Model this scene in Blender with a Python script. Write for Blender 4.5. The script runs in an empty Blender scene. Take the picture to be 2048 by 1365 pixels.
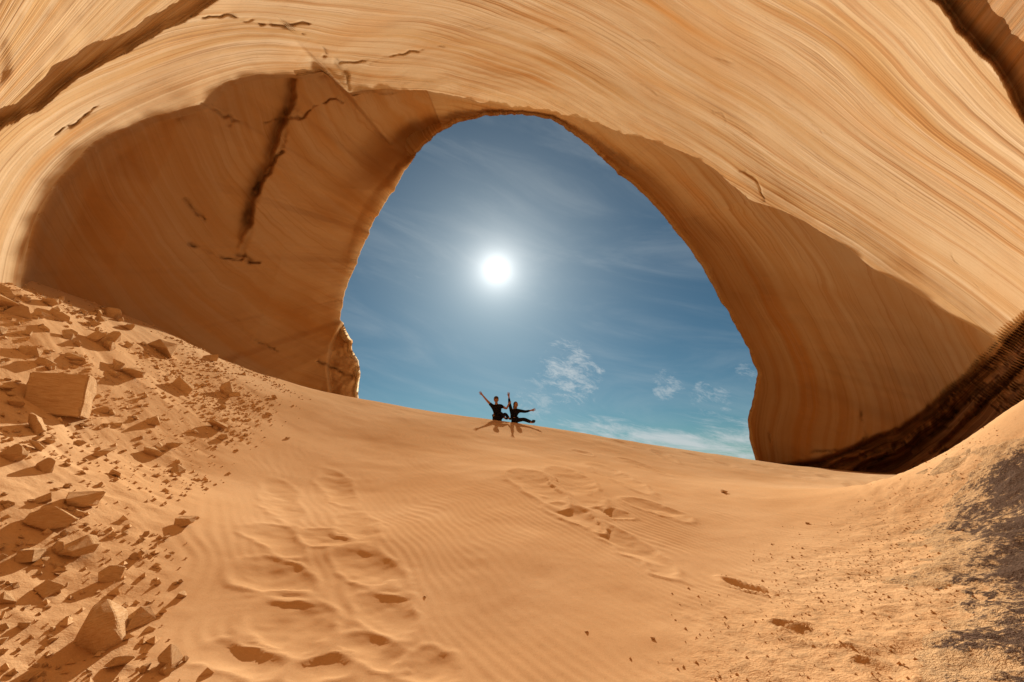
import bpy, bmesh, math, random
import numpy as np
from mathutils import Vector, Matrix
random.seed(7); rng=np.random.default_rng(7)
S=bpy.context.scene; COL=S.collection
PITCH=math.radians(17); F=850.0; CP,SP=math.cos(PITCH),math.sin(PITCH)
# ---------------------------------------------------------------- view geometry (used to measure the place from the photo)
def ray(px,py):
    px=np.asarray(px,float); py=np.asarray(py,float)
    u=px-1024; v=682.5-py
    return np.stack([u, F*CP-v*SP, F*SP+v*CP],-1)
def at(px,py,Y):
    r=ray(px,py); return r*(np.asarray(Y,float)/r[...,1])[...,None]
def topx(P):
    dep=P[...,1]*CP+P[...,2]*SP; up=-P[...,1]*SP+P[...,2]*CP
    ok=dep>0.15; d=np.where(ok,dep,0.15)
    return 1024+F*P[...,0]/d, 682.5-F*up/d, ok
sv=ray(993,540); sv=sv/np.linalg.norm(sv)
e1=np.cross(sv,[0,0,1.0]); e1/=np.linalg.norm(e1); e2=np.cross(e1,sv)
# ---------------------------------------------------------------- noise
def hash3(i,j,k,seed):
    n=(i.astype(np.int64)*374761393+j.astype(np.int64)*668265263+k.astype(np.int64)*2147483647+seed*1274126177)&0xffffffff
    n=((n^(n>>13))*1274126177)&0xffffffff; n=(n^(n>>16))&0xffffffff
    return n.astype(np.float64)/4294967295.0*2-1
def noise3(x,y,z,seed=0):
    xi,yi,zi=np.floor(x),np.floor(y),np.floor(z)
    fx,fy,fz=x-xi,y-yi,z-zi
    fx=fx*fx*(3-2*fx); fy=fy*fy*(3-2*fy); fz=fz*fz*(3-2*fz)
    def h(a,b,c): return hash3(xi+a,yi+b,zi+c,seed)
    c00=h(0,0,0)*(1-fx)+h(1,0,0)*fx; c10=h(0,1,0)*(1-fx)+h(1,1,0)*fx
    c01=h(0,0,1)*(1-fx)+h(1,0,1)*fx; c11=h(0,1,1)*(1-fx)+h(1,1,1)*fx
    return (c00*(1-fy)+c10*fy)*(1-fz)+(c01*(1-fy)+c11*fy)*fz
def noise2(x,y,seed=0):
    xi,yi=np.floor(x),np.floor(y); fx,fy=x-xi,y-yi
    fx=fx*fx*(3-2*fx); fy=fy*fy*(3-2*fy); z=np.zeros_like(xi)
    a=hash3(xi,yi,z,seed)*(1-fx)+hash3(xi+1,yi,z,seed)*fx
    b=hash3(xi,yi+1,z,seed)*(1-fx)+hash3(xi+1,yi+1,z,seed)*fx
    return a*(1-fy)+b*fy
def fbm2(x,y,seed=0,o=4):
    s=0;a=1
    for k in range(o): s=s+a*noise2(x,y,seed+k); x=x*2.03+3.1;y=y*2.03+1.7;a*=.5
    return s/1.9
def fbm3(x,y,z,seed=0,o=4):
    s=0;a=1
    for k in range(o): s=s+a*noise3(x,y,z,seed+k); x=x*2.03+3.1;y=y*2.03+1.7;z=z*2.03+.7;a*=.5
    return s/1.9
def sstep(a,b,x):
    t=np.clip((x-a)/(b-a),0,1); return t*t*(3-2*t)
def segdist(px,py,pts):
    best=np.full(np.shape(px),1e9)
    for (x0,y0),(x1,y1) in zip(pts[:-1],pts[1:]):
        dx,dy=x1-x0,y1-y0; t=np.clip(((px-x0)*dx+(py-y0)*dy)/(dx*dx+dy*dy),0,1)
        best=np.minimum(best,np.hypot(px-x0-t*dx,py-y0-t*dy))
    return best
# ---------------------------------------------------------------- tagging
def tag(o,label=None,cat=None,group=None,kind=None):
    if label:o['label']=label
    if cat:o['category']=cat
    if group:o['group']=group
    if kind:o['kind']=kind
    return o
def link(name,me,mat=None,parent=None):
    o=bpy.data.objects.new(name,me); COL.objects.link(o)
    if mat: me.materials.clear(); me.materials.append(mat)
    if parent: o.parent=parent
    return o
def grid_mesh(name,P,smooth=True):
    n,m=P.shape[:2]; me=bpy.data.meshes.new(name)
    V=P.reshape(-1,3); idx=np.arange(n*m).reshape(n,m)
    q=np.stack([idx[:-1,:-1],idx[:-1,1:],idx[1:,1:],idx[1:,:-1]],-1).reshape(-1,4)
    me.vertices.add(len(V)); me.vertices.foreach_set('co',V.astype(np.float32).ravel())
    me.loops.add(q.size); me.loops.foreach_set('vertex_index',q.astype(np.int32).ravel())
    me.polygons.add(len(q)); me.polygons.foreach_set('loop_start',np.arange(0,q.size,4,dtype=np.int32))
    me.polygons.foreach_set('use_smooth',np.full(len(q),smooth))
    me.update(calc_edges=True); return me,q
def colattr(me,name,arr):
    a=me.attributes.new(name,'FLOAT_COLOR','POINT'); a.data.foreach_set('color',arr.astype(np.float32).ravel())
# ---------------------------------------------------------------- node helper
class N:
    def __init__(s,nt): s.nt=nt
    def n(s,t,**k):
        x=s.nt.nodes.new(t)
        for a,b in k.items(): setattr(x,a,b)
        return x
    def set(s,sock,v):
        if isinstance(v,bpy.types.NodeSocket): s.nt.links.new(v,sock)
        elif v is not None: sock.default_value=v
    def math(s,op,a,b=None,c=None,clamp=False):
        x=s.n('ShaderNodeMath',operation=op,use_clamp=clamp)
        for i,v in enumerate((a,b,c)):
            if v is not None: s.set(x.inputs[i],v)
        return x.outputs[0]
    def vm(s,op,a,b=None,out=0):
        x=s.n('ShaderNodeVectorMath',operation=op); s.set(x.inputs[0],a)
        if b is not None: s.set(x.inputs[1],b)
        return x.outputs[out]
    def mix(s,f,a,b,mode='MIX'):
        x=s.n('ShaderNodeMix',data_type='RGBA',blend_type=mode)
        s.set(x.inputs[0],f)
        s.set(x.inputs[6],a if isinstance(a,bpy.types.NodeSocket) else (*a,1)); s.set(x.inputs[7],b if isinstance(b,bpy.types.NodeSocket) else (*b,1)); return x.outputs[2]
    def noise(s,vec,scale,detail=4,rough=.5,dist=0):
        x=s.n('ShaderNodeTexNoise'); s.set(x.inputs['Vector'],vec)
        x.inputs['Scale'].default_value=scale; x.inputs['Detail'].default_value=detail; x.inputs['Roughness'].default_value=rough; x.inputs['Distortion'].default_value=dist
        return x.outputs['Fac']
    def mr(s,v,a,b,c=0,d=1,smooth=True):
        x=s.n('ShaderNodeMapRange',interpolation_type='SMOOTHSTEP' if smooth else 'LINEAR')
        s.set(x.inputs[0],v)
        for i,q in enumerate((a,b,c,d)): x.inputs[i+1].default_value=q
        return x.outputs[0]
    def comb(s,a,b,c):
        x=s.n('ShaderNodeCombineXYZ')
        for i,v in enumerate((a,b,c)): s.set(x.inputs[i],v)
        return x.outputs[0]
    def ramp(s,f,stops):
        x=s.n('ShaderNodeValToRGB'); s.set(x.inputs[0],f); e=x.color_ramp.elements
        while len(e)<len(stops): e.new(.5)
        for i,(p,c) in enumerate(stops): e[i].position=p; e[i].color=(*c,1)
        return x.outputs[0]
    def bump(s,h,st,dist,nrm=None):
        x=s.n('ShaderNodeBump'); x.inputs['Strength'].default_value=st; x.inputs['Distance'].default_value=dist; s.set(x.inputs['Height'],h)
        if nrm: s.set(x.inputs['Normal'],nrm)
        return x.outputs[0]
def newmat(name):
    m=bpy.data.materials.new(name); m.use_nodes=True; nt=m.node_tree
    b=nt.nodes['Principled BSDF']; b.inputs['Roughness'].default_value=1.0; b.inputs['Specular IOR Level'].default_value=0.0
    return m,N(nt),b
# sandstone wall material
def arch_material():
    m,n,b=newmat('layered_sandstone')
    uv=n.n('ShaderNodeUVMap',uv_map='strata').outputs[0]
    sep=n.n('ShaderNodeSeparateXYZ'); n.set(sep.inputs[0],uv); q,al=sep.outputs[0],sep.outputs[1]
    geo=n.n('ShaderNodeTexCoord').outputs['Object']
    at_=n.n('ShaderNodeAttribute',attribute_name='masks'); sc=n.n('ShaderNodeSeparateColor'); n.set(sc.inputs[0],at_.outputs['Color'])
    low,crack,rec_shade=sc.outputs[0],sc.outputs[1],sc.outputs[2]
    big=n.noise(geo,.42,3)
    q2=n.math('ADD',q,n.math('MULTIPLY',n.math('SUBTRACT',big,.5),.035))
    c1=n.comb(n.math('MULTIPLY',q2,9),n.math('MULTIPLY',al,.5),0.0)
    c2=n.comb(n.math('MULTIPLY',q2,66),n.math('MULTIPLY',al,1.0),3.0)
    c3=n.comb(n.math('MULTIPLY',q2,215),n.math('MULTIPLY',al,2.2),7.0)
    b1=n.noise(c1,1,3,.6); b2=n.noise(c2,1,2,.55); b3=n.noise(c3,1,1,.5)
    # beds come and go: some stretches of the wall are smooth, others finely lined
    vis=n.mr(n.noise(n.comb(n.math('MULTIPLY',q2,3.2),n.math('MULTIPLY',al,1.6),11.0),1,3,.6),.36,.60,.45,1.0)
    vis=n.math('MULTIPLY',vis,n.math('SUBTRACT',1.0,n.math('MULTIPLY',rec_shade,.30)))
    col=n.ramp(b1,[(.30,(.50,.25,.08)),(.40,(.56,.36,.17)),(.50,(.63,.46,.27)),(.58,(.58,.38,.19)),(.66,(.57,.30,.105))])
    line=n.mr(b2,.36,.47,1,0)
    col=n.mix(n.math('MULTIPLY',n.math('MULTIPLY',line,.52),vis),col,(.42,.185,.055))
    cream=n.mr(b2,.54,.64); col=n.mix(n.math('MULTIPLY',n.math('MULTIPLY',cream,.55),vis),col,(.70,.54,.35))
    fl=n.mr(b3,.32,.42,1,0); col=n.mix(n.math('MULTIPLY',n.math('MULTIPLY',fl,.50),vis),col,(.29,.135,.05))
    col=n.mix(n.mr(big,.48,.72,0,.35),col,(.56,.29,.10))
    sp=n.noise(geo,9,3,.7); col=n.mix(n.mr(sp,.55,.75,0,.2),col,(.38,.20,.09))
    col=n.mix(n.math('MULTIPLY',rec_shade,.62),col,(.38,.185,.068))  # darker, redder recess rock, with its shade deepened in the base colour
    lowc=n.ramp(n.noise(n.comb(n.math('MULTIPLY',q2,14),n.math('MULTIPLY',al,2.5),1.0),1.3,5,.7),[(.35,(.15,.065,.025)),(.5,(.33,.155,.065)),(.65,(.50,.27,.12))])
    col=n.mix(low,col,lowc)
    col=n.mix(n.math('MULTIPLY',crack,.75),col,(.10,.045,.018))
    n.set(b.inputs['Base Color'],col)
    ht=n.math('ADD',n.math('MULTIPLY',n.math('ADD',n.math('MULTIPLY',b2,.55),n.math('MULTIPLY',b3,.26)),vis),n.math('MULTIPLY',sp,.08))
    n.set(b.inputs['Normal'],n.bump(ht,.55,.04)); return m
def sand_material():
    m,n,b=newmat('desert_sand'); geo=n.n('ShaderNodeTexCoord').outputs['Object']
    at_=n.n('ShaderNodeAttribute',attribute_name='masks'); sc=n.n('ShaderNodeSeparateColor'); n.set(sc.inputs[0],at_.outputs['Color'])
    rub,grit,foot=sc.outputs[0],sc.outputs[1],sc.outputs[2]
    a=n.noise(geo,.5,3); f=n.noise(geo,38,3,.7); g=n.noise(geo,190,1,.6); md=n.noise(geo,13,4,.75)
    col=n.mix(n.mr(a,.35,.65),(.57,.340,.165),(.63,.400,.210))
    col=n.mix(n.mr(f,.5,.75,0,.28),col,(.46,.255,.105))
    col=n.mix(n.mr(g,.56,.72,0,.28),col,(.36,.19,.08))
    col=n.mix(n.mr(g,.28,.42,.3,0),col,(.72,.50,.29))
    col=n.mix(n.math('MULTIPLY',foot,.12),col,(.48,.265,.11))
    gm=n.math('MULTIPLY',grit,n.mr(md,.46,.6)); col=n.mix(n.math('MULTIPLY',gm,.55),col,(.36,.225,.115))
    rm=n.math('MULTIPLY',rub,n.mr(md,.42,.62)); col=n.mix(n.math('MULTIPLY',rm,.22),col,(.44,.24,.105))
    n.set(b.inputs['Base Color'],col)
    rough=n.math('MULTIPLY',n.math('MAXIMUM',grit,n.math('MULTIPLY',rub,.40)),md)
    nr=n.bump(n.math('ADD',n.math('MULTIPLY',n.math('ADD',f,n.math('MULTIPLY',g,.4)),.05),rough),.55,.034); n.set(b.inputs['Normal'],nr); return m
def rubble_material():
    m,n,b=newmat('broken_sandstone'); geo=n.n('ShaderNodeTexCoord').outputs['Object']
    oi=n.n('ShaderNodeObjectInfo').outputs['Random']
    v=n.vm('ADD',geo,n.comb(n.math('MULTIPLY',oi,50),0.0,0.0))
    sep=n.n('ShaderNodeSeparateXYZ'); n.set(sep.inputs[0],v)
    st=n.noise(n.comb(sep.outputs[0],n.math('MULTIPLY',sep.outputs[1],2.0),n.math('MULTIPLY',sep.outputs[2],9.0)),3,4,.6)
    col=n.ramp(st,[(.3,(.50,.285,.13)),(.5,(.60,.375,.19)),(.7,(.66,.455,.26))])
    col=n.mix(n.math('MULTIPLY',oi,.35),col,(.44,.245,.11))
    g=n.noise(v,40,3,.7); col=n.mix(n.mr(g,.52,.7,0,.3),col,(.36,.19,.085)); n.set(b.inputs['Base Color'],col)
    nr=n.bump(n.math('ADD',n.math('MULTIPLY',st,1.2),g),.5,.016); n.set(b.inputs['Normal'],nr); return m
def crust_material():
    m,n,b=newmat('weathered_crust'); geo=n.n('ShaderNodeTexCoord').outputs['Object']
    at_=n.n('ShaderNodeAttribute',attribute_name='masks'); sc=n.n('ShaderNodeSeparateColor'); n.set(sc.inputs[0],at_.outputs['Color']); d=sc.outputs[0]
    a=n.noise(geo,2.3,4,.72,.5); c=n.noise(geo,16,4,.85); g=n.noise(geo,60,3,.7)
    col=n.mix(n.mr(c,.4,.62),(.56,.35,.175),(.40,.255,.135))
    s=n.math('ADD',n.math('MULTIPLY',a,.45),n.math('ADD',n.math('MULTIPLY',c,.55),n.math('MULTIPLY',n.math('SUBTRACT',d,.5),.26)))
    f=n.mr(s,.490,.585)
    col=n.mix(n.math('MULTIPLY',f,.93),col,n.ramp(g,[(.35,(.042,.026,.021)),(.7,(.13,.083,.062))]))
    n.set(b.inputs['Base Color'],col); n.set(b.inputs['Normal'],n.bump(n.math('ADD',c,n.math('MULTIPLY',g,.4)),.9,.04)); return m
def plain(name,c,rough=.9,sc=60):
    m,n,b=newmat(name); geo=n.n('ShaderNodeTexCoord').outputs['Object']
    k=n.noise(geo,sc,2); n.set(b.inputs['Base Color'],n.mix(n.mr(k,.3,.7),tuple(x*.8 for x in c),tuple(min(1,x*1.2) for x in c)))
    b.inputs['Roughness'].default_value=rough; return m
M_ARCH=arch_material(); M_SAND=sand_material(); M_RUB=rubble_material(); M_CRUST=crust_material()
# ---------------------------------------------------------------- ground heights
ctl=[(480,730,10.5),(600,765,12.5),(720,790,14),(850,814,15),(1000,834,15.4),(1100,848,15.8),(1250,875,16.5),(1400,900,17.2),(1500,920,17.5),(1640,938,14),(1760,955,11),(1880,968,8.7),
 (1970,895,6.3),(2048,800,5.2),(300,655,8),(130,602,6.3),(0,574,4.9),
 (0,1365,2.2),(512,1365,2.5),(1024,1365,2.6),(1536,1365,2.5),(2048,1365,2.2),(1024,1100,4.2),(1024,950,7.0),(600,1100,4.0),(600,930,6.6),
 (0,1000,3.0),(0,800,3.9),(250,900,4.8),(250,1150,3.1),(450,800,7.5),(1600,1000,6.8),(1600,1180,3.7),(1900,1010,5.0),(1950,1180,3.1),(1300,1000,6.4)]
cp=[tuple(at(a,b,c)) for a,b,c in ctl]
cp+=[(0,0,-1.3),(-3,0,-.9),(3,0,-.9),(-5,-4,-.8),(5,-4,-.8),(0,-6,-1.3),(-6.5,1,.3),(6.5,1,.2),(0,-10,-1.3),(-10,3,2.5),(-10,10,3.6),(12,6,1.0),(14,13,-.2),(15,18,.0)]
cp=np.array(cp)
def tps_k(r2): return np.where(r2>0,r2*np.log(np.maximum(r2,1e-12)),0)
X=cp[:,:2]; nC=len(X); K=tps_k(((X[:,None]-X[None])**2).sum(-1))+np.eye(nC)*.06
Pm=np.hstack([np.ones((nC,1)),X]); Am=np.block([[K,Pm],[Pm.T,np.zeros((3,3))]])
W=np.linalg.solve(Am,np.concatenate([cp[:,2],np.zeros(3)]))
def tps(x,y):
    r=W[nC]+W[nC+1]*x+W[nC+2]*y
    for i in range(nC): r=r+W[i]*tps_k((x-X[i,0])**2+(y-X[i,1])**2)
    return r
cx=[-12,-6.9,-6.4,-5.0,-3.2,-.5,1.4,4.2,7.4,9.45,12,18]; cy=[10,10.5,12.5,14,15,15.4,15.8,16.5,17.2,17.5,18,18]
def crestY(x): return np.interp(x,cx,cy)
def softplus(t): return np.where(t>20,t,np.log1p(np.exp(np.minimum(t,20))))
def hb(x,y):
    xc=np.clip(x,-10,15); yc=np.maximum(y,-10)
    Y=crestY(xc); w=.45
    ys=Y-w*softplus((Y-yc)/w); h=tps(xc,ys)
    drop=.42*w*softplus((yc-Y)/w)
    return np.maximum(h-drop,-12+.02*h)
def hit(px,py,fn):
    r=ray(px,py); r=r/np.linalg.norm(r); ts=np.concatenate([np.linspace(1.2,24,1400)])
    P=r[None]*ts[:,None]; dz=P[:,2]-fn(P[:,0],P[:,1]); k=np.argmax(dz<0)
    if not (dz<0).any(): return None
    return P[k]
# footprints: (x0,y0,x1,y1,width m,depth m)
prints=[(545,965,585,1050,.34,.015),(655,945,695,1010,.36,.015),(700,1035,735,1095,.34,.015),(520,1060,600,1115,.34,.016),(625,1065,690,1100,.28,.014),
 (500,1130,610,1200,.36,.018),(540,1210,640,1300,.40,.018),(700,1105,790,1180,.34,.017),(740,1190,810,1260,.32,.016),(440,1290,540,1345,.26,.014),(600,1320,700,1360,.24,.014),(700,1280,800,1320,.26,.014),(820,1300,930,1360,.24,.013),
 (1050,945,1110,1010,.60,.034),(1120,940,1190,1020,.56,.034),(1190,930,1290,985,.50,.032),(1250,920,1330,950,.46,.028),(1110,1010,1200,1060,.38,.026),
 (1200,1050,1350,1150,.34,.024),(1260,1000,1370,1040,.44,.025),(1310,900,1350,925,.40,.026),(1370,905,1420,920,.40,.026),(1190,1020,1260,1035,.28,.020),
 (1460,1160,1570,1195,.16,.038),(1565,1240,1690,1285,.18,.034),(1510,930,1545,940,.3,.025),(1570,935,1610,945,.3,.025),(1640,950,1675,960,.3,.025),(1440,925,1480,940,.3,.025),(1700,965,1740,975,.26,.025),
 (1590,952,1630,962,.25,.02),(1760,955,1790,968,.26,.02),(1720,1320,1790,1350,.14,.026),(1150,900,1180,912,.4,.02),(1230,880,1260,892,.4,.025),(1420,900,1450,912,.3,.025)]
FP=[]
for x0,y0,x1,y1,wd,dp in prints:
    a,b=hit(x0,y0,hb),hit(x1,y1,hb)
    if a is None or b is None: continue
    c=(a+b)/2; d=b-a; L=max(np.hypot(d[0],d[1])/2,.12); FP.append((c[0],c[1],math.atan2(d[1],d[0]),L,wd/2,dp))
def rubble_edge(py): return np.interp(py,[560,600,660,730,820,900,1000,1100,1200,1365],[40,170,330,520,560,500,400,330,360,380])
def masks(x,y,h):
    P=np.stack([x,y,h],-1); px,py,ok=topx(P)
    nz=fbm2(x*1.1,y*1.1,31,3)*70
    rub=np.where(ok,sstep(60,-120,px+nz-rubble_edge(py)),sstep(0,-2,x))
    rub=np.where(x<-12,1,rub)
    edge=np.interp(py,[850,950,1050,1150,1365],[1840,1780,1600,1450,1250])
    grit=np.where(ok,sstep(-80,260,px+nz*1.5-edge)*sstep(820,930,py),sstep(1,2.5,x))
    return rub,grit,px,py,ok
def hfull(x,y,want=False):
    h=hb(x,y); rub,grit,px,py,ok=masks(x,y,h)
    h=h+.035*fbm2(x*.7,y*.7,5,3)+.005*fbm2(x*4,y*4,9,3)
    near=np.exp(-((y-4)/9.)**2)
    wx=x+.25*fbm2(x*1.3,y*1.3,40,2); wy=y+.3*fbm2(x*1.1,y*1.1,44,2)
    ph=(wx*.84+wy*.54)*2*math.pi/.088
    rip=.5+.5*np.sin(ph); rip=rip**1.4
    pat=sstep(-.45,.30,fbm2(x*.55+3,y*.55,50,2)+.15)*sstep(.8,0,rub)*(1-.8*grit)
    foot=np.zeros_like(x); dh=np.zeros_like(x); keep=np.ones_like(x)
    wnx=x+.10*fbm2(x*3.3,y*3.3,60,4); wny=y+.13*fbm2(x*3.3,y*3.3,66,4)
    for cx_,cy_,an,L,Wd,D in FP:
        m=(np.abs(x-cx_)<L*3+.2)&(np.abs(y-cy_)<L*3+.2)
        if not m.any(): continue
        dx=wnx[m]-cx_; dy=wny[m]-cy_; a=(dx*math.cos(an)+dy*math.sin(an))/L; bb=(-dx*math.sin(an)+dy*math.cos(an))/Wd
        bb=bb*(1+.25*a); r=np.sqrt(a*a+bb*bb)
        f=-D*(1-sstep(.15,1.15,r))+.48*D*np.exp(-((r-1.2)/.15)**2)
        dh[m]=np.where(np.abs(f)>np.abs(dh[m]),f,dh[m]); keep[m]*=sstep(.9,1.5,r); foot[m]=np.maximum(foot[m],1-sstep(.8,1.1,r))
    h=h+.0052*rip*pat*keep*near+dh+foot*.006*fbm2(x*9,y*9,69,3)
    h=h+rub*(.038*fbm2(x*2.5,y*2.5,70,4)+.009*fbm2(x*11,y*11,75,3))+grit*(.024*fbm2(x*5,y*5,80,4))
    if want: return h,rub,grit,foot
    return h
n=960
u=np.linspace(-1,1,n); xs=2.2*np.sinh(4.3*u)
v=np.linspace(-.62,1,n); ys=3.0+2.0*np.sinh(4.5*v)
XX,YY=np.meshgrid(xs,ys)
H,rub,grit,foot=hfull(XX,YY,True)
me,_=grid_mesh('sand_dune',np.stack([XX,YY,H],-1))
colattr(me,'masks',np.stack([rub,grit,foot,np.ones_like(rub)],-1))
tag(link('ground',me,M_SAND),kind='structure')
bm=bmesh.new(); bmesh.ops.create_grid(bm,x_segments=60,y_segments=60,size=6000)
for vv in bm.verts: vv.co.z=-26+ (0 if vv.co.length<900 else 8*math.sin(vv.co.x*.002)*math.cos(vv.co.y*.0017))
me=bpy.data.meshes.new('desert_plain'); bm.to_mesh(me); bm.free(); tag(link('terrain',me,M_SAND),kind='structure')
# ---------------------------------------------------------------- the arch and cave wall
A=[(735,860),(716,800),(721,750),(719,722),(706,705),(704,680),(690,655),(681,640),(690,590),(712,530),(735,475),(762,420),(790,380),(818,330),(850,290),(885,262),(925,243),(1000,231),(1060,232),(1100,239),(1150,272),(1195,310),(1235,348),(1275,378),(1300,405),(1350,465),(1400,530),(1440,600),(1475,660),(1500,710),(1513,745),(1506,800),(1493,835),(1498,880),(1510,925),(1520,990)]
B=[(420,1150),(200,1000),(40,850),(20,720),(38,590),(52,500),(70,440),(110,370),(190,285),(290,238),(405,210),(418,190),(450,165),(520,148),(600,150),(650,140),(690,186),(800,180),(900,190),(960,206),(1030,216),(1130,232),(1250,270),(1330,290),(1400,320),(1460,365),(1500,400),(1560,420),(1620,450),(1750,540),(1880,620),(2005,690),(2120,770),(2250,900),(2250,1050),(2100,1200),(1900,1300)]
def polar(px,py):
    r=ray(px,py); r/=np.linalg.norm(r); a,b,c=r@e1,r@e2,r@sv; th=math.degrees(math.atan2(b,a))
    if th<-100: th+=360
    return th,math.hypot(a,b)/c,r
tA=[];dA=[];thA=[]
for px,py in A:
    th,t,r=polar(px,py); Y=17.5-1.2*math.exp(-((th-90)/40)**2)
    P=r*Y/r[1]; thA.append(th);tA.append(t);dA.append(P@sv)
thB=[];tB=[]
for px,py in B:
    th,t,r=polar(px,py); thB.append(th);tB.append(t)
def srt(a,b): i=np.argsort(a); return np.array(a)[i],np.array(b)[i]
NT=1150; TH=np.linspace(-58,236,NT)
fA=np.interp(TH,*srt(thA,tA)); fD=np.interp(TH,*srt(thA,dA)); fB=np.interp(TH,*srt(thB,tB))
def gs(a,deg):
    s=deg/(TH[1]-TH[0]); k=np.arange(-int(3*s)-1,int(3*s)+2); w=np.exp(-.5*(k/s)**2); w/=w.sum()
    return np.convolve(np.pad(a,len(k)//2,mode='edge'),w,mode='valid')
fA=gs(fA,.4); fD=gs(fD,3); fBs=gs(fB,7); fB=gs(fB,.40)
fAs=gs(fA,2.2); fBd=gs(fB,1.4)
fA=fA*(1+.009*fbm2(TH*.55,TH*0,3,5)); fB=fB*(1+.006*fbm2(TH*.4,TH*0,13,4)); fB=np.maximum(fB,fA*1.015); fBs=np.maximum(fBs,fA*1.03)
rA=gs(fA*fD,2.0)
p=1.62; TEND=1.55; n1,n2,n3=170,400,40
left=sstep(118,136,TH)  # the left side has an overhanging edge
w1=np.linspace(0,1,n1,endpoint=False)[:,None]
t1=fA*(fB/fA)**w1
t1d=fAs*(np.maximum(fBd,fAs*1.01)/fAs)**w1          # smooth version, so the ragged edge does not ripple the wall behind it
bump=np.minimum(.30,.40*np.log(np.maximum(fBd,fAs*1.01)/fAs))
shape=(1-left)*np.sin(np.pi*w1)**.8+left*(sstep(0,.45,w1)*1.0*(1-sstep(.972,1.0,w1)))
D1=rA*(1+bump*shape)/t1d
w2=np.linspace(0,1,n2)[:,None]; t2=fB*(TEND/fB)**w2; t2=np.where(TEND>fB,t2,fB*(1+.3*w2))
bl=sstep(.0,.16,np.log(t2/fB)); feff=fB*(1-bl)+fBs*bl
rho2=gs(rA,2)*bl*(feff/t2)**(p-1)+rA*(1-bl)*(feff/t2)**(p-1)
D2=rho2/t2*(fB/fBd)**(1-bl)
T=np.vstack([t1,t2]); D=np.vstack([D1,D2]); RHO=D*T
cth,sth=np.cos(np.radians(TH)),np.sin(np.radians(TH))
def place(D,RHO): return D[...,None]*sv+(RHO*cth)[...,None]*e1+(RHO*sth)[...,None]*e2
P=place(D,RHO); px,py,ok=topx(P)
W1=np.vstack([w1+0*fA,np.ones_like(t2)])
outer=np.vstack([np.zeros_like(t1),np.ones_like(t2)])
inside=1-outer
# bedding coordinate
lq=np.log(T/fBs); al=np.radians(TH)[None]+0*T
lq=lq+.10*np.sin(al*1.7+.6)+.05*np.sin(al*3.1)      # beds cross the lip obliquely
TLline=[(-300,430),(0,262),(110,190),(215,120),(300,85),(390,42),(440,5),(520,-90)]
def above(line,px,py):
    xs=[a for a,b in line]; ys_=[b for a,b in line]; return np.interp(px,xs,ys_)-py
wn=fbm2(px*.012,py*.012,90,3)*10
sTL=above(TLline,px,py)+wn*2.2; mTL=(sTL>0)&ok&(outer>0)&(px<560)
fan=np.arctan2(500-py,px+260); q_fan=fan*1.5; al_fan=np.hypot(px+260,py-500)/700
TRline=[(1780,-120),(1860,0),(1925,70),(1985,130),(2048,235),(2200,420)]
sTR=above(TRline,px,py)+wn*2.2; mTR=(sTR>0)&ok&(px>1700)
q=lq*1.0
# the beds swing round and steepen towards the right side of the vault
q=q+.00052*(np.clip(py,-300,900)-150)*sstep(1050,1900,px)*ok*outer
q=np.where(mTL,q_fan,q); al=np.where(mTL,al_fan,al)
q=np.where(mTR,(px*.6+py*.5)/400.,q)
inL=(inside>0)&(TH[None]>112)
qin=np.hypot((px-1000),(py-80)*1.15)/900.
q=np.where(inL,qin,q); al=np.where(inL,np.arctan2(py-80,px-1000)*1.2,al)
inR=(inside>0)&(TH[None]<60)
q=np.where(inR,(np.log(T/fAs)*.8),q)
# depth changes along the surface
mul=np.ones_like(T)
mul*=1+.026*fbm3(P[...,0]*.22,P[...,1]*.22,P[...,2]*.22,11,3)*sstep(0,.25,W1)
mul*=1+.0035*fbm3(P[...,0]*1.1,P[...,1]*1.1,P[...,2]*1.1,21,3)*sstep(0,.1,W1)
band=fbm2(q*15,al*.4,130,2); fine=fbm2(q*60,al*.8,140,2)
amp=np.where(inside>0,.5,1.0)*sstep(0,.12,W1)
mul*=1+amp*(.0050*band+.0014*fine)
mul*=1+.032*sstep(0,12,sTL)*((outer>0)&ok&(px<560))*(.55+.45*sstep(-.2,.2,fbm2(px*.008,py*.008,701,2)))-.008*sstep(60,0,np.abs(sTL))*((outer>0)&ok&(px<560)&(sTL<0))
mul*=1+.05*sstep(0,22,sTR)*(ok&(px>1700))
# alcove: broad angled facets meeting in creases
inLf=(inside*(TH[None]>112))*sstep(0,.12,W1)*sstep(1,.93,W1)*ok
def tri(u): return np.abs(u-np.floor(u)-.5)*2
mul*=1+inLf*(.040*tri((px*.92+py*.30)/270.+.25*fbm2(px*.004,py*.004,601,2))+.022*tri((py*.95-px*.35)/210.+.2*fbm2(px*.005,py*.005,603,2))-.02)
cr_=np.zeros_like(T)
def crackline(pts,wd,dep,dark=1.,rough=3,brk=.0):
    global mul,cr_
    d=segdist(px+fbm2(px*.03,py*.03,7,3)*rough*2.2,py+fbm2(px*.03,py*.03,8,3)*rough*2.2,pts)
    nz=fbm2(px*.035,py*.035,19,3); wv=wd*(.55+.45*nz+.15); wv=np.maximum(wv,.8)
    g=np.exp(-(d/wv)**2)*ok*sstep(-.35+brk,.15+brk,nz); mul=mul*(1+dep*g); cr_=np.maximum(cr_,g*dark)
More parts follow.
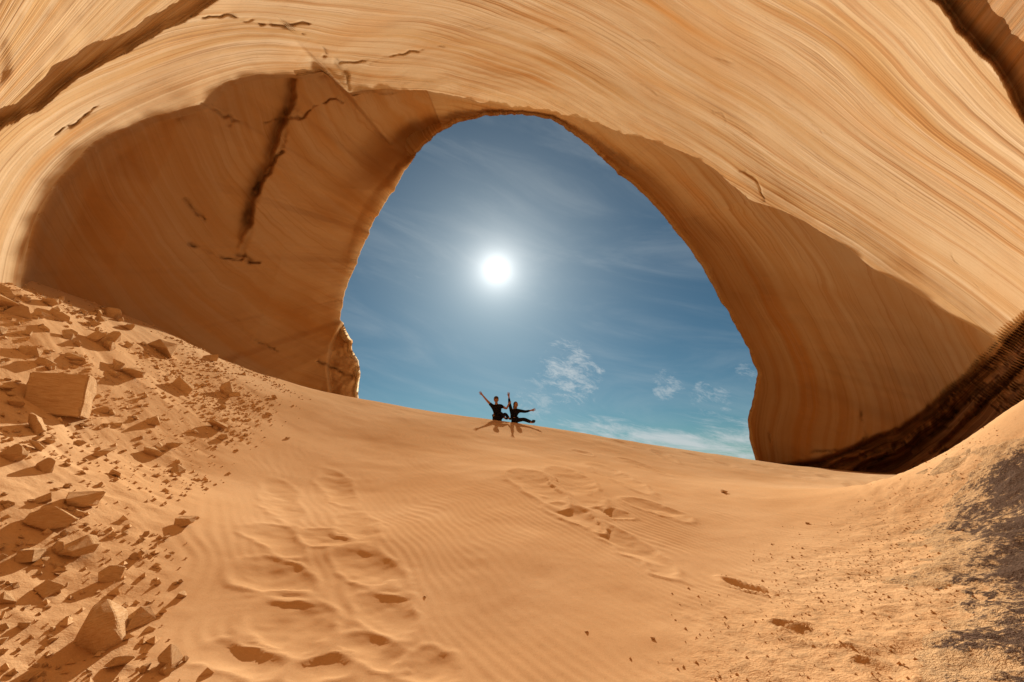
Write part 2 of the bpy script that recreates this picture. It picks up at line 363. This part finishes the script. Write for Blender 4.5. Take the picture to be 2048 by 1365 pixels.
# left recess: tall fractured slot and ledge
crackline([(585,215),(560,290),(520,380),(500,450),(478,515)],9,.008,.30,8,-.4)
crackline([(560,300),(535,355),(515,395)],4,.012,.6,8,-.2)
crackline([(380,488),(420,505),(470,518),(515,528)],3,.015,.8,6,-.2)
crackline([(375,408),(390,430),(405,448)],3,.010,.6,7,-.1); crackline([(470,505),(500,522)],8,.012,.7,5,-.3); crackline([(512,378),(520,372)],6,.012,.7,3,-.4)
side=np.interp(py,[150,215,380,515,560,700],[600,585,520,478,440,300])+fbm2(px*.02,py*.02,77,3)*14
mul*=1-.042*sstep(-12,2,px-side)*sstep(525,440,py)*((inside>0)&(TH[None]>112)&ok)*sstep(760,600,px)
crackline([(415,212),(440,240),(520,250),(560,235),(620,215),(680,200)],4,.012,.30,10,0)
crackline([(600,75),(640,90),(655,112),(672,130),(760,118),(850,105),(880,92)],3.5,.010,.5,8,-.05)
crackline([(650,120),(690,150),(700,180),(760,190),(800,182)],4,.012,.35,8,-.1)
crackline([(380,38),(440,30),(520,42),(610,44)],4,.012,.5,8,-.1)
crackline([(110,275),(150,245),(188,215)],3.5,.010,.45,8,-.1)
crackline([(1480,340),(1510,360),(1530,400)],2.5,.005,.3,6)
crackline([(455,625),(500,670),(560,700)],2.2,.008,.35,8,.05); crackline([(640,725),(670,740),(700,752)],2.5,.010,.5,6)
crackline([(1725,820),(1730,880),(1690,905)],2,.008,.4,6); crackline([(1530,870),(1560,915),(1650,905),(1720,905)],2,.008,.5,6)
for pts in ([(900,60),(1100,55),(1300,85),(1500,130)],[(1200,150),(1400,215),(1600,330),(1760,450)],[(1560,200),(1720,320),(1850,450),(1960,580)]):
    crackline(pts,1.6,.002,.22,8,.25)
# lower bedding band on the right: an undercut of thin broken ledges
LR=[(1480,948),(1560,930),(1640,916),(1700,898),(1790,862),(1870,808),(1930,752),(2000,690),(2060,620),(2200,480)]
sLR=-(np.interp(px,[a for a,b in LR],[b for a,b in LR])-py)+wn*1.3
mLR=sstep(-5,12,sLR)*(ok&(px>1480)&(TH[None]<20))
led=fbm2(sLR*.055+px*.002,px*.004,133,3); led=np.round(led*5)/5*.8+led*.2
mul*=1+.060*mLR+mLR*(.080*led+.02*fbm3(P[...,0]*1.5,P[...,1]*1.5,P[...,2]*3,33,4))
q=np.where(mLR>.5,sLR*.006+px*.0003,q)
crackline([(1750,920),(1840,880),(1930,820),(2048,770)],5,.015,.7,14,-.1); crackline([(1820,875),(1900,820),(1980,770),(2060,745)],4,.015,.6,12,-.1)
crackline([(1690,905),(1790,866),(1870,812),(1930,756),(2000,700)],4,.012,.6,6,-.1)
# lower left knob beside the opening
kn=np.interp(py,[600,645,690,740,800],[700,684,662,655,664])
msp=(ok&(TH[None]>190)&(inside>0))*sstep(-4,5,px-kn)*sstep(636,655,py)
mul*=1+msp*(.045+.03*fbm3(P[...,0]*1.4,P[...,1]*1.4,P[...,2]*1.6,44,4))
P=P*mul[...,None]
# exterior cliff face
ext=[]
for kr,kd in ((9,6),(4,3.),(2.2,2.),(1.4,1.5),(1.13,.9),(1.045,.35)):
    ext.append(place((fD+kd)*1.0,rA*kr*(fA/fAs)))
ext=np.stack(ext)
# behind the camera: the chamber closes
Le=P[-1]; de=Le@sv; ae=Le@e1; be=Le@e2
back=[]
for k in range(1,n3+1):
    f=k/n3*math.pi/2; c=math.cos(f)**.8 if k<n3 else 0.0
    dd=de-9.0*math.sin(f); nz=1+.06*fbm2(TH*.05,TH*0+k*.15,200,3)
    back.append(dd[:,None]*sv+(ae*c*nz)[:,None]*e1+(be*c*nz)[:,None]*e2)
back=np.stack(back)
ALL=np.concatenate([ext,P,back])
def padq(a,e0,e1_): return np.concatenate([np.repeat(a[:1],6,0)+e0,a,np.repeat(a[-1:],n3,0)+np.arange(1,n3+1)[:,None]*e1_])
Q=padq(q,0,.03); AL=padq(al,0,0)
me,quad=grid_mesh('sandstone_arch',ALL)
# one bed value per face corner, kept on its own side of a bed boundary
vi=quad; Qf=Q.ravel()[vi]; Af=AL.ravel()[vi]; jump=(Qf.max(1)-Qf.min(1))>.12
Qf[jump]=Qf[jump][:,:1]; Af[jump]=Af[jump][:,:1]
uvl=me.uv_layers.new(name='strata'); uvl.data.foreach_set('uv',np.stack([Qf.ravel(),Af.ravel()],-1).astype(np.float32).ravel())
rec_shade=inside*sstep(0,.05,W1)*1.0; rec_shade=np.where(TH[None]>112,rec_shade,rec_shade*.55)  # shaded zone from opening rim to shadow edge, darkened in the colour
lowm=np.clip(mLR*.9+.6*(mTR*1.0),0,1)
msk=np.stack([padq(lowm,0,0),padq(cr_,0,0),padq(rec_shade,0,0),np.ones_like(Q)],-1)
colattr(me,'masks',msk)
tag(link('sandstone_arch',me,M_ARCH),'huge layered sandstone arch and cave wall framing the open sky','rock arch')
# ---------------------------------------------------------------- outcrop bottom right
gx=np.linspace(1.0,8.5,330); gy=np.linspace(.6,8,330); GX,GY=np.meshgrid(gx,gy); gh=hfull(GX,GY)
P3=np.stack([GX,GY,gh],-1); ox,oy,ok3=topx(P3)
edge=np.interp(oy,[780,880,930,1000,1100,1200,1365,1700],[2050,1890,1820,1780,1760,1760,1780,1820])
so_=ox-edge+fbm2(GX*2.2,GY*2.2,300,4)*130
m=sstep(-30,200,so_)*sstep(830,920,oy)
hh=gh-.04+m*(.07+.045*fbm2(GX*1.6,GY*1.6,310,4)+.028*fbm2(GX*8,GY*8,320,4))
me,_=grid_mesh('rock_outcrop',np.stack([GX,GY,hh],-1)); colattr(me,'masks',np.stack([sstep(0,300,so_)*sstep(840,950,oy)]*3+[np.ones_like(m)],-1))
tag(link('rock_outcrop',me,M_CRUST),'low rough rock outcrop with dark grey brown crust at the right edge','rock outcrop')
# ---------------------------------------------------------------- rubble
def shard(seed,flat=.6,npts=13):
    r=random.Random(seed); bm=bmesh.new()
    for i in range(npts):
        a=r.uniform(0,2*math.pi); z=r.uniform(-1,1); k=math.sqrt(max(0,1-z*z)); s=r.uniform(.8,1)
        bm.verts.new((k*math.cos(a)*s*r.uniform(.75,1.1),k*math.sin(a)*s*.8,z*flat*s))
    bmesh.ops.convex_hull(bm,input=bm.verts[:]); 
    for vv in [v for v in bm.verts if not v.link_faces]: bm.verts.remove(vv)
    bmesh.ops.dissolve_limit(bm,angle_limit=.3,verts=bm.verts[:],edges=bm.edges[:])
    bmesh.ops.bevel(bm,geom=bm.edges[:],offset=.03,segments=1,affect='EDGES')
    bmesh.ops.triangulate(bm,faces=bm.faces[:])
    bmesh.ops.subdivide_edges(bm,edges=bm.edges[:],cuts=2,use_grid_fill=True)
    bm.normal_update(); co=np.array([v.co[:] for v in bm.verts])
    d=fbm3(co[:,0]*2.2+seed,co[:,1]*2.2,co[:,2]*5,seed,4)*.04
    for vv,dd in zip(bm.verts,d): vv.co+=vv.normal*dd
    me=bpy.data.meshes.new('rock'); bm.to_mesh(me); bm.free(); me.materials.append(M_RUB); return me
def blocky(seed,sx,sy,sz):
    r=random.Random(seed); bm=bmesh.new(); bmesh.ops.create_cube(bm,size=2)
    for v in bm.verts: v.co=Vector((v.co.x*sx*r.uniform(.82,1.08),v.co.y*sy*r.uniform(.82,1.08),v.co.z*sz*r.uniform(.85,1.1)))
    bmesh.ops.bevel(bm,geom=bm.edges[:],offset=.05,segments=2,affect='EDGES')
    bmesh.ops.triangulate(bm,faces=bm.faces[:]); bmesh.ops.subdivide_edges(bm,edges=bm.edges[:],cuts=5,use_grid_fill=True)
    bm.normal_update(); co=np.array([v.co[:] for v in bm.verts]); d=fbm3(co[:,0]*1.6+seed,co[:,1]*1.6,co[:,2]*4,seed,4)*.09
    for vv,dd in zip(bm.verts,d): vv.co+=vv.normal*dd
    me=bpy.data.meshes.new('rock'); bm.to_mesh(me); bm.free(); me.materials.append(M_RUB); return me
VAR=[shard(i,random.Random(i).choice([.4,.55,.7,.85]),random.Random(i+50).randint(8,12)) for i in range(18)]
big=[(115,800,96,'square','large square sandstone block on the rubble slope at the left edge'),
(205,672,80,1,'pale angular rock high on the rubble slope above the square block'),
(100,1035,100,3,'pointed wedge shaped rock below the square block, near the left edge'),
(165,995,90,4,'flat tilted slab leaning beside the pointed wedge shaped rock'),
(208,905,58,6,'flat topped rock right of the left edge, below the square block'),
(205,1255,130,'wide','large smooth boulder half buried at the lower left corner'),
(362,770,62,7,'flat triangular rock at the right side of the upper rubble'),
(262,742,60,8,'upright broken rock left of the flat triangular rock'),
(325,692,75,9,'long dark rock on the ridge of the rubble slope'),
(80,722,56,10,'brown rock just above the large square block'),
(62,850,66,11,'low flat rock directly under the large square block'),
(22,908,60,12,'flat pale rock cut by the left edge of the picture'),
(370,1042,50,13,'rough rock alone on open sand at the right rim of the rubble'),
(160,1090,85,14,'rough brown rock heap top above the lower left boulder'),
(225,1150,70,15,'dark tilted rock in the pile above the lower left boulder'),
(90,1182,60,16,'small triangular slab left of the dark tilted rock'),
(275,1240,75,17,'angular rock touching the right side of the large boulder'),
(335,1318,66,0,'square pale rock at the bottom edge of the rubble'),
(240,1325,60,2,'jagged rock below the large boulder at the bottom edge'),
(12,600,80,5,'dark rock wedged against the cave wall at the far left'),
(95,602,46,8,'rock on the top ridge of rubble beside the cave wall'),
(235,945,46,1,'small rounded rock below the flat topped rock'),
(60,1110,44,'sq2','block shaped rock lying below the pointed wedge shaped rock')]
def put(px_,py_,size_px,me,seed,zs=1.0,tilt=.35,lift=.3):
    g=hit(px_,py_,hfull)
    if g is None: return None
    dep=g[1]*CP+g[2]*SP; s=size_px/F*dep/2
    o=bpy.data.objects.new('rock',me); COL.objects.link(o); r=random.Random(seed)
    o.scale=(s*1.05,s*1.0,s*zs); o.rotation_euler=(r.uniform(-tilt,tilt),r.uniform(-tilt,tilt),r.uniform(0,6.28))
    z=float(hfull(np.array([g[0]]),np.array([g[1]]))[0])
    o.location=(g[0],g[1],z+s*zs*lift); return o
sq=blocky(3,.9,.8,.85); sq2=blocky(9,.9,.7,.55); wide=shard(77,.85,22)
for i,(a,b,s,k,lab) in enumerate(big):
    mesh=sq if k=='square' else wide if k=='wide' else sq2 if k=='sq2' else VAR[k]
    o=put(a,b+s*.2,s,mesh,i+100,1.0,.3)
    if k=='square': o.rotation_euler=(.05,.06,.55); o.location.z+=.07
    tag(o,lab,'rock','rocks on the rubble slope')
cnt=0; k=0
while cnt<250 and k<5000:
    k+=1; y_=570+ (1365-570)*random.random()**1.3; x_=random.uniform(-20,rubble_edge(y_)+random.gauss(0,22))
    c=float(fbm2(np.array([x_*.012]),np.array([y_*.012]),400,3)[0])
    if c<-.10+ (.22 if y_>1150 and x_>300 else 0): continue
    if y_<float(np.interp(x_,[0,130,300,480,600],[575,602,658,735,770]))+3: continue
    s=14+36*random.random()**2.8
    o=put(x_,y_,s,random.choice(VAR),1000+k,random.uniform(.8,1.3),.5,.28)
    if o is None: continue
    cnt+=1; tag(o,'small broken sandstone fragment scattered on the left rubble slope','rock','small rock fragments on the rubble slope')
for a,b,s,lab in [(1448,986,20,'small dark stone alone on the sand right of the footprint cluster'),(1306,1280,14,'tiny dark stone on rippled sand at lower centre right'),(850,1195,9,'tiny dark pebble on rippled sand left of centre'),(1172,1266,12,'tiny orange pebble on the rippled sand at bottom centre'),(575,878,14,'lone stone on the smooth sand just right of the rubble'),(1615,1048,12,'small pebble on the sand on the right side below the arch foot')]:
    o=put(a,b,s,VAR[4],a,.8); tag(o,lab,'stone')
# gravel: one uncountable mass per place
def gravel(name,pts,sizes,lab,mat):
    base=np.array([(1,0,0),(-.6,.8,0),(-.5,-.9,.1),(.1,0,.8),(0,.1,-.6)]); fc=np.array([(0,1,3),(1,2,3),(2,0,3),(1,0,4),(2,1,4),(0,2,4)])
    V=[];Fc=[]
    for i,(pp,s) in enumerate(zip(pts,sizes)):
        a=rng.uniform(0,6.28); c,sn=math.cos(a),math.sin(a); b_=base*rng.uniform(.6,1.3,(5,3))*s
        b_=np.stack([b_[:,0]*c-b_[:,1]*sn,b_[:,0]*sn+b_[:,1]*c,b_[:,2]],-1)+pp; V.append(b_); Fc.append(fc+5*i)
    me=bpy.data.meshes.new(name); me.from_pydata(np.vstack(V).tolist(),[],np.vstack(Fc).tolist()); me.update()
    return tag(link(name,me,mat),lab,'gravel',kind='stuff')
N_=110000
gx=rng.uniform(-8,7,N_); gy=rng.uniform(1.2,13,N_); gz=hb(gx,gy); rb,gr,ax,ay,ok_=masks(gx,gy,gz)
cl=fbm2(gx*1.2,gy*1.2,500,3)
sel=(rb*(cl+.32)>rng.uniform(0,1.3,N_))&(ax>-60)&(ay<1450); sel=np.where(sel)[0][:5600]
pz=hfull(gx[sel],gy[sel]); gravel('gravel',np.stack([gx[sel],gy[sel],pz+.004],-1),.008+.034*rng.random(len(sel))**3.4,'fine sandstone chips strewn between rocks of the left slope',M_RUB)
sel=(gr*(cl+.6)>rng.uniform(0,1.8,N_))&(ax<2110)&(ay<1450)&(gy<8); sel=np.where(sel)[0][:5200]
pz=hfull(gx[sel],gy[sel]); gravel('gravel',np.stack([gx[sel],gy[sel],pz+.002],-1),.004+.010*rng.random(len(sel))**3,'fine grit on the sand at the lower right near the crusted outcrop',M_RUB)
# ---------------------------------------------------------------- people
M_SKIN=plain('skin',(.40,.21,.13),.8); M_BLK=plain('black_cloth',(.014,.013,.015)); M_DRK=plain('dark_trousers',(.018,.016,.017)); M_HAIR=plain('dark_hair',(.03,.018,.012)); M_SHOE=plain('shoe_rubber',(.03,.027,.025)); M_EYE=plain('eye_dark',(.02,.015,.012),.3); M_CAP=plain('cap_cloth',(.10,.075,.06)); M_LIP=plain('lips',(.28,.10,.07),.6)
def skin(verts,edges,root=0,sub=2):
    me=bpy.data.meshes.new('t'); me.from_pydata([v[:3] for v in verts],edges,[]); o=bpy.data.objects.new('t',me); COL.objects.link(o)
    o.modifiers.new('s','SKIN').use_smooth_shade=True
    for i,v in enumerate(verts):
        d=me.skin_vertices[0].data[i]; r=v[3]; d.radius=(r,r) if not isinstance(r,tuple) else r; d.use_root=(i==root)
    sb=o.modifiers.new('u','SUBSURF'); sb.levels=sub; sb.render_levels=sub
    dg=bpy.context.evaluated_depsgraph_get(); dg.update(); out=bpy.data.meshes.new_from_object(o.evaluated_get(dg)); out=out.copy()
    bpy.data.objects.remove(o); return out
def ell(bm,c,r,seg=16,rot=None):
    m=Matrix.Translation(c)@(rot or Matrix.Identity(4))@Matrix.Diagonal((*r,1)); bmesh.ops.create_uvsphere(bm,u_segments=seg,v_segments=seg//2+2,radius=1,matrix=m)
def person(loc,label,pose,capc,hairlong):
    root=bpy.data.objects.new('person',None); COL.objects.link(root); root.location=loc; tag(root,label,'person','two people on the dune crest')
    J={k:Vector(v) for k,v in pose.items()}
    V=[];E=[]
    def add(v,r,par=None):
        V.append((*v,r)); 
        if par is not None: E.append((par,len(V)-1))
        return len(V)-1
    hip=add(J['hip'],.120); wa=add(J['hip'].lerp(J['chest'],.5),.105,hip); ch=add(J['chest'],.125,wa); nk=add(J['neck'],.052,ch); hd=add(J['neck'].lerp(J['head'],.6),.052,nk)
    for s in ('L','R'):
        sh=add(J['sh'+s],.058,ch); el=add(J['el'+s],.041,sh); wr=add(J['wr'+s],.027,el)
        d=(J['wr'+s]-J['el'+s]).normalized(); side=d.cross(Vector((0,-1,0))).normalized(); pl=J['wr'+s]+d*.05; pa=add(pl,.036,wr)
        for k,(off,ln) in enumerate(((-.030,.062),(-.010,.074),(.010,.070),(.029,.055))):
            b_=pl+d*.035+side*off; f0=add(b_,.0095,pa); f1=add(b_+d*ln*.55+side*off*.25,.0085,f0); add(b_+d*ln+side*off*.3+Vector((0,-.012,0)),.007,f1)
        sg=-1 if s=='L' else 1
        t0=add(pl+side*.034*sg-d*.012,.0105,pa); add(pl+side*.062*sg+d*.03,.0085,t0)
    for s in ('L','R'):
        hp=add(J['hp'+s],.080,hip); kn=add(J['kn'+s],.054,hp); an=add(J['an'+s],.036,kn); toe=add(J['to'+s],.03,an)
    me=skin(V,E,0,2)
    bm=bmesh.new(); bm.from_mesh(me); h=J['head']; ell(bm,h,(.074,.092,.112),20); ell(bm,h+Vector((0,-.02,-.055)),(.052,.066,.052),14)
    f=J['face'].normalized(); r=f.cross(Vector((0,0,1))).normalized()
    ell(bm,h+f*.094+Vector((0,0,-.012)),(.013,.015,.022),10)
    for sg in(-1,1): ell(bm,h+r*sg*.077+Vector((0,0,-.008)),(.012,.018,.030),10)
    me=bpy.data.meshes.new('body'); bm.to_mesh(me); bm.free()
    for pl_ in me.polygons: pl_.use_smooth=True
    link('body',me,M_SKIN,root)
    def bmobj(name,fn,mat):
        bm=bmesh.new(); fn(bm); me=bpy.data.meshes.new(name); bm.to_mesh(me); bm.free()
        for q_ in me.polygons: q_.use_smooth=True
        return link(name,me,mat,root)
    for sg in(-1,1): bmobj('eye',lambda b_:ell(b_,h+f*.086+r*sg*.030+Vector((0,0,.008)),(.012,.008,.008),10),M_EYE)
    bmobj('mouth',lambda b_:ell(b_,h+f*.084+Vector((0,0,-.052)),(.024,.008,.007),10),M_LIP)
    def hair(b_):
        ell(b_,h-f*.016+Vector((0,0,.018)),(.086,.098,.108),20)
        if hairlong: ell(b_,h-f*.06+Vector((0,0,-.07)),(.075,.05,.12),16)
        g=[v for v in b_.verts if (v.co-h).dot(f)>.042 and v.co.z<h.z+.055]; bmesh.ops.delete(b_,geom=g,context='VERTS')
    bmobj('hair',hair,M_HAIR)
    if capc:
        def cap(b_):
            ell(b_,h+Vector((0,0,.045)),(.089,.103,.085),20); g=[v for v in b_.verts if v.co.z<h.z+.045]; bmesh.ops.delete(b_,geom=g,context='VERTS')
            ell(b_,h+f*.10+Vector((0,0,.05)),(.065,.06,.008),14)
        bmobj('cap',cap,M_CAP)
    V=[];E=[]; a=add(J['hip']+Vector((0,0,.02)),.138); b_=add(J['hip'].lerp(J['chest'],.5),.124,a); c=add(J['chest'],.142,b_); add(J['chest'].lerp(J['neck'],.75),.070,c)
    for s in('L','R'):
        sh=add(J['sh'+s],.072,c); m_=add(J['sh'+s].lerp(J['el'+s],.55),.062,sh)
        e=add(J['el'+s],.053,m_) if hairlong else None
        if e: add(J['el'+s].lerp(J['wr'+s],.8),.040,e)
    link('shirt',skin(V,E,0,2),M_BLK,root)
    V=[];E=[]; a=add(J['hip'],.136)
    for s in('L','R'):
        hp=add(J['hp'+s],.096,a); mid=add(J['hp'+s].lerp(J['kn'+s],.5),.080,hp); kn=add(J['kn'+s],.066,mid); add(J['kn'+s].lerp(J['an'+s],.9),.048,kn)
    link('trousers',skin(V,E,0,2),M_DRK,root)
    for s in('L','R'):
        V=[];E=[]; a=add(J['an'+s],.046); b_=add(J['an'+s].lerp(J['to'+s],.5),.045,a); add(J['to'+s],.038,b_)
        link('shoe',skin(V,E,0,2),M_SHOE,root)
    return root
def crest_pt(px_,dy=0.15):
    r=ray(px_,820); Y=np.linspace(12,18,601); x=r[0]/r[1]*Y; z=hfull(x,Y); _,py_,_=topx(np.stack([x,Y,z],-1)); k=int(np.argmin(py_)+dy*100)
    return np.array([x[k],Y[k],z[k]]),py_[k]
gA,pyA=crest_pt(995,.50); gB,pyB=crest_pt(1026,.50)
print('crest',gA,pyA,gB,pyB)
poseA=dict(hip=(0,0,.13),chest=(-.03,.02,.44),neck=(-.04,.01,.60),head=(-.05,-.02,.75),face=(.1,-1,.12),
 shL=(-.19,.01,.53),elL=(-.38,-.03,.72),wrL=(-.55,-.04,.92),shR=(.13,.01,.53),elR=(.32,.08,.44),wrR=(.40,.16,.62),
 hpL=(-.08,-.03,.11),knL=(.12,-.20,.27),anL=(.28,-.30,.05),toL=(.38,-.34,.05),hpR=(.10,-.03,.11),knR=(.28,-.08,.25),anR=(.42,-.20,.05),toR=(.50,-.24,.05))
poseB=dict(hip=(0,0,.13),chest=(.06,.0,.41),neck=(.08,-.01,.54),head=(.10,-.04,.67),face=(.45,-1,.05),
 shL=(-.07,.03,.49),elL=(-.13,.0,.75),wrL=(-.15,-.02,.98),shR=(.21,-.03,.47),elR=(.44,-.06,.42),wrR=(.66,-.08,.47),
 hpL=(.03,-.06,.12),knL=(.38,-.12,.14),anL=(.66,-.16,.02),toL=(.74,-.17,.12),hpR=(.07,.04,.12),knR=(.42,-.02,.16),anR=(.72,-.04,.03),toR=(.79,-.05,.13))
person(tuple(gA),'person in black shirt and cap, left of the pair, one arm flung up',poseA,True,False)
person(tuple(gB),'person in dark clothes, right of the pair, legs stretched out, one arm level',poseB,False,True)
# ---------------------------------------------------------------- light and sky
sun=bpy.data.lights.new('sun','SUN'); sun.energy=7.4; sun.angle=math.radians(.5); sun.color=(1,.95,.85)
so=bpy.data.objects.new('sun',sun); COL.objects.link(so); so.rotation_euler=Vector(sv).to_track_quat('Z','Y').to_euler()
w=bpy.data.worlds.new('World'); S.world=w; w.use_nodes=True; nt=w.node_tree; n=N(nt); bg=nt.nodes['Background']
sky=n.n('ShaderNodeTexSky',sky_type='NISHITA'); sky.sun_disc=False; sky.sun_elevation=math.asin(sv[2]); sky.sun_rotation=math.atan2(sv[0],sv[1]); sky.altitude=1600; sky.dust_density=.6; sky.ozone_density=2
g=n.n('ShaderNodeTexCoord').outputs['Generated']; d=n.vm('NORMALIZE',g)
dot=n.vm('DOT_PRODUCT',d,tuple(sv),out=1); ang=n.math('ARCCOSINE',n.math('MINIMUM',dot,.999999))
core=n.math('MULTIPLY',n.math('EXPONENT',n.math('MULTIPLY',n.math('POWER',n.math('DIVIDE',ang,.012),2.),-1.)),60.)
mid=n.math('MULTIPLY',n.math('EXPONENT',n.math('DIVIDE',ang,-.030)),28.)
halo=n.math('ADD',mid,n.math('MULTIPLY',n.math('EXPONENT',n.math('DIVIDE',ang,-.145)),9.0))
base=n.mix(1.0,sky.outputs[0],(.43,.74,.75),'MULTIPLY')
sep=n.n('ShaderNodeSeparateXYZ'); n.set(sep.inputs[0],d)
zz=n.math('ADD',sep.outputs[2],n.math('MULTIPLY',sep.outputs[0],.25))
cv=n.comb(sep.outputs[0],sep.outputs[1],n.math('MULTIPLY',zz,4.5)); cv2=n.comb(sep.outputs[0],sep.outputs[1],n.math('MULTIPLY',zz,2.2))
streak=n.noise(cv,6.5,7,.70,.5); puff=n.noise(cv2,21,7,.78,.5)
lowband=n.math('MULTIPLY',n.mr(sep.outputs[2],.05,.17,1,0),n.mr(sep.outputs[0],-.06,.14))
cl=n.math('MULTIPLY',n.mr(n.math('ADD',streak,n.math('MULTIPLY',lowband,.34)),.66,.98),.85)
for (a,b_,r,k) in [(1140,745,.085,.62),(1330,775,.045,.5),(1400,794,.034,.5),(1445,797,.030,.45),(1495,742,.026,.35),(1070,805,.06,.35)]:
    c=ray(a,b_); c=c/np.linalg.norm(c)
    dd=n.vm('DOT_PRODUCT',d,tuple(c),out=1); mm=n.mr(dd,math.cos(r*1.3),1.0,0,1)
    cl=n.math('MAXIMUM',cl,n.math('MULTIPLY',n.mr(n.math('ADD',puff,n.math('MULTIPLY',mm,.26)),.64,.92),n.math('MULTIPLY',n.mr(mm,0,.45),k)))
thin=n.math('MULTIPLY',n.mr(n.noise(cv,2.6,6,.6,.6),.40,.78),.17); cl=n.math('MAXIMUM',cl,thin)
base=n.mix(cl,base,(11.5,12.3,12.5))
sc_=nt.nodes.new('ShaderNodeVectorMath'); sc_.operation='SCALE'; sc_.inputs[0].default_value=(1,.98,.93); n.set(sc_.inputs[3],n.math('ADD',core,halo))
tot=n.vm('ADD',base,sc_.outputs[0]); n.set(bg.inputs[0],tot); bg.inputs[1].default_value=.05
# ---------------------------------------------------------------- camera
cam=bpy.data.cameras.new('camera'); cam.sensor_width=36; cam.lens=36*F/2048; cam.clip_start=.05; cam.clip_end=20000
co=bpy.data.objects.new('camera',cam); COL.objects.link(co); co.rotation_euler=(math.radians(90)+PITCH,0,0); S.camera=co
S.view_settings.view_transform='Standard'; S.view_settings.look='None'; S.view_settings.exposure=0
